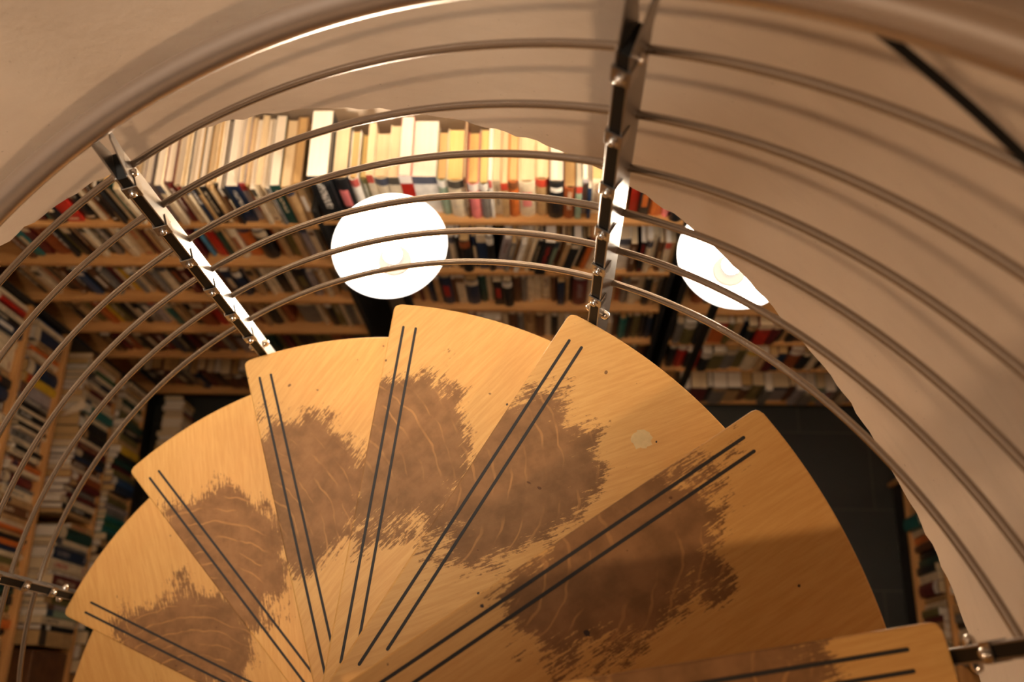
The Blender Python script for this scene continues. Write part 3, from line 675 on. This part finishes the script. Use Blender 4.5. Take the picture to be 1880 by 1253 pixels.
print('books seen', len(vis), 'of', len(BOOKS))
vis.sort(key=lambda b: -b['area'])
solo = vis[:300]; rest = vis[300:]
def cname(c): return PNAME.get(c, c)
# labels
def place(case, idx): return 'on the floor before left wall bookcase' if case == 'floor' else '%s of %s' % (ORD[idx], case)
rows = {}
for b in solo: rows.setdefault((b['case'], b['idx']), []).append(b)
labels = {}
WORDN = ['first', 'second', 'third', 'fourth', 'fifth', 'sixth', 'seventh', 'eighth', 'ninth', 'tenth', 'eleventh', 'twelfth', 'thirteenth', 'fourteenth', 'fifteenth', 'sixteenth', 'seventeenth', 'eighteenth', 'nineteenth', 'twentieth']
WORDN += ['twenty-%s' % w_ for w_ in WORDN[:9]] + ['thirtieth'] + ['thirty-%s' % w_ for w_ in WORDN[:9]] + ['fortieth'] + ['forty-%s' % w_ for w_ in WORDN[:9]] + ['fiftieth'] + ['fifty-%s' % w_ for w_ in WORDN[:9]]
VIS_ORD = {}
for (case, idx), L in rows.items():
    key = (lambda b: b['px'][0]) if L[0]['kind'] == 'B' else (lambda b: b['px'][1])
    L.sort(key=key)
    for i, b in enumerate(L):
        th = 'thick ' if b['w'] > .042 else 'thin ' if b['w'] < .018 else ''
        lc = cname(L[i-1]['cn']) if i else None; rc = cname(L[i+1]['cn']) if i < len(L)-1 else None
        kk = 'leaning ' if b['lean'] else ''
        nm = '%s%s%s book' % (th, kk, cname(b['cn']))
        if lc and rc: pos = ('between two %s ones' % lc) if lc == rc else 'between %s and %s' % (lc, rc)
        else: pos = 'at row end beside %s' % (lc or rc)
        b['lab'] = '%s %s, %s' % (nm, pos, place(case, idx))
        b['lab2'] = '%s, %s from %s, %s' % (nm, WORDN[i], 'left' if b['kind'] == 'B' else 'far end', place(case, idx))
cnt = {}
for b in solo: cnt[b['lab']] = cnt.get(b['lab'], 0) + 1
for b in solo:
    if cnt[b['lab']] > 1: b['lab'] = b['lab2']
for b in solo:
    cm = cover_mat(b['cn'], b['ink'], b['style']); a, p = book_meshes(b['w'], b['d'], b['h'], b['rd'], b['hard'], cm, PG[b['pg']])
    root = empty('book', M=book_frame(b)); tag(root, b['lab'], 'book', 'books ' + place(b['case'], b['idx']))
    for nm, me in (('cover', a), ('pages', p)):
        o = bpy.data.objects.new(nm, me); COL.objects.link(o); o.parent = root
# the small remainder of the same kind: one object
if rest:
    mb = MB(); mats = []; mi = {}
    vs_all = []; allv = []; allf = []; fm = []
    for b in rest:
        cm = cover_mat(b['cn'], b['ink'], 9); a, p = book_meshes(b['w'], b['d'], b['h'], b['rd'], b['hard'], cm, PG[b['pg']]); M = book_frame(b)
        for me, m in ((a, cm), (p, PG[b['pg']])):
            if m.name not in mi: mi[m.name] = len(mats); mats.append(m)
            nv = len(allv); allv += [tuple(M @ v.co) for v in me.vertices]
            for f in me.polygons: allf.append([nv+i for i in f.vertices]); fm.append(mi[m.name])
            bpy.data.meshes.remove(me)
    me = bpy.data.meshes.new('books'); me.from_pydata(allv, [], allf)
    for m in mats: me.materials.append(m)
    for p, i in zip(me.polygons, fm): p.material_index = i
    o = bpy.data.objects.new('books', me); COL.objects.link(o)
    tag(o, 'remaining small and shaded books filling the gaps of the bookcase rows', 'books', kind='stuff')
print('rest', len(rest))

# ------------------------------------------------------------------ brown wooden box on the shelf at the far left
va, vb = v_at(1262, 3.8, -DL), v_at(1196, 3.8, -DL)
o = MB().box(va, vb, .012, .20, ZC-4.02+BT+.0006, ZC-3.72).build('wooden_box', simple('dark_brown_wood', (.11, .045, .016), .5, noise=.25), bevel=.004)
o.matrix_world = MLF
tag(o, 'dark brown wooden box standing on a shelf of the left wall bookcase', 'box')

# loose pale leaflet lying on the book tops of the left wall case
zl = ZC - 4.02 + BT + .0006 + .2815
pts = []
for px, py in ((113, 764), (134, 745), (154, 735), (161, 747), (140, 757)):
    d = ray(px, py); t = (zl-ZC)/d.z; Q = CAM + d*t; pts.append((Q.x, Q.y))
ar = sum(pts[i][0]*pts[(i+1) % 5][1] - pts[(i+1) % 5][0]*pts[i][1] for i in range(5))
if ar < 0: pts = pts[::-1]
o = MB().prism(pts, zl, zl+.003).build('leaflet', simple('pale_paper', (.78, .66, .50), .8))
tag(o, 'loose pale paper leaflet lying across upright books by the left wall', 'leaflet')
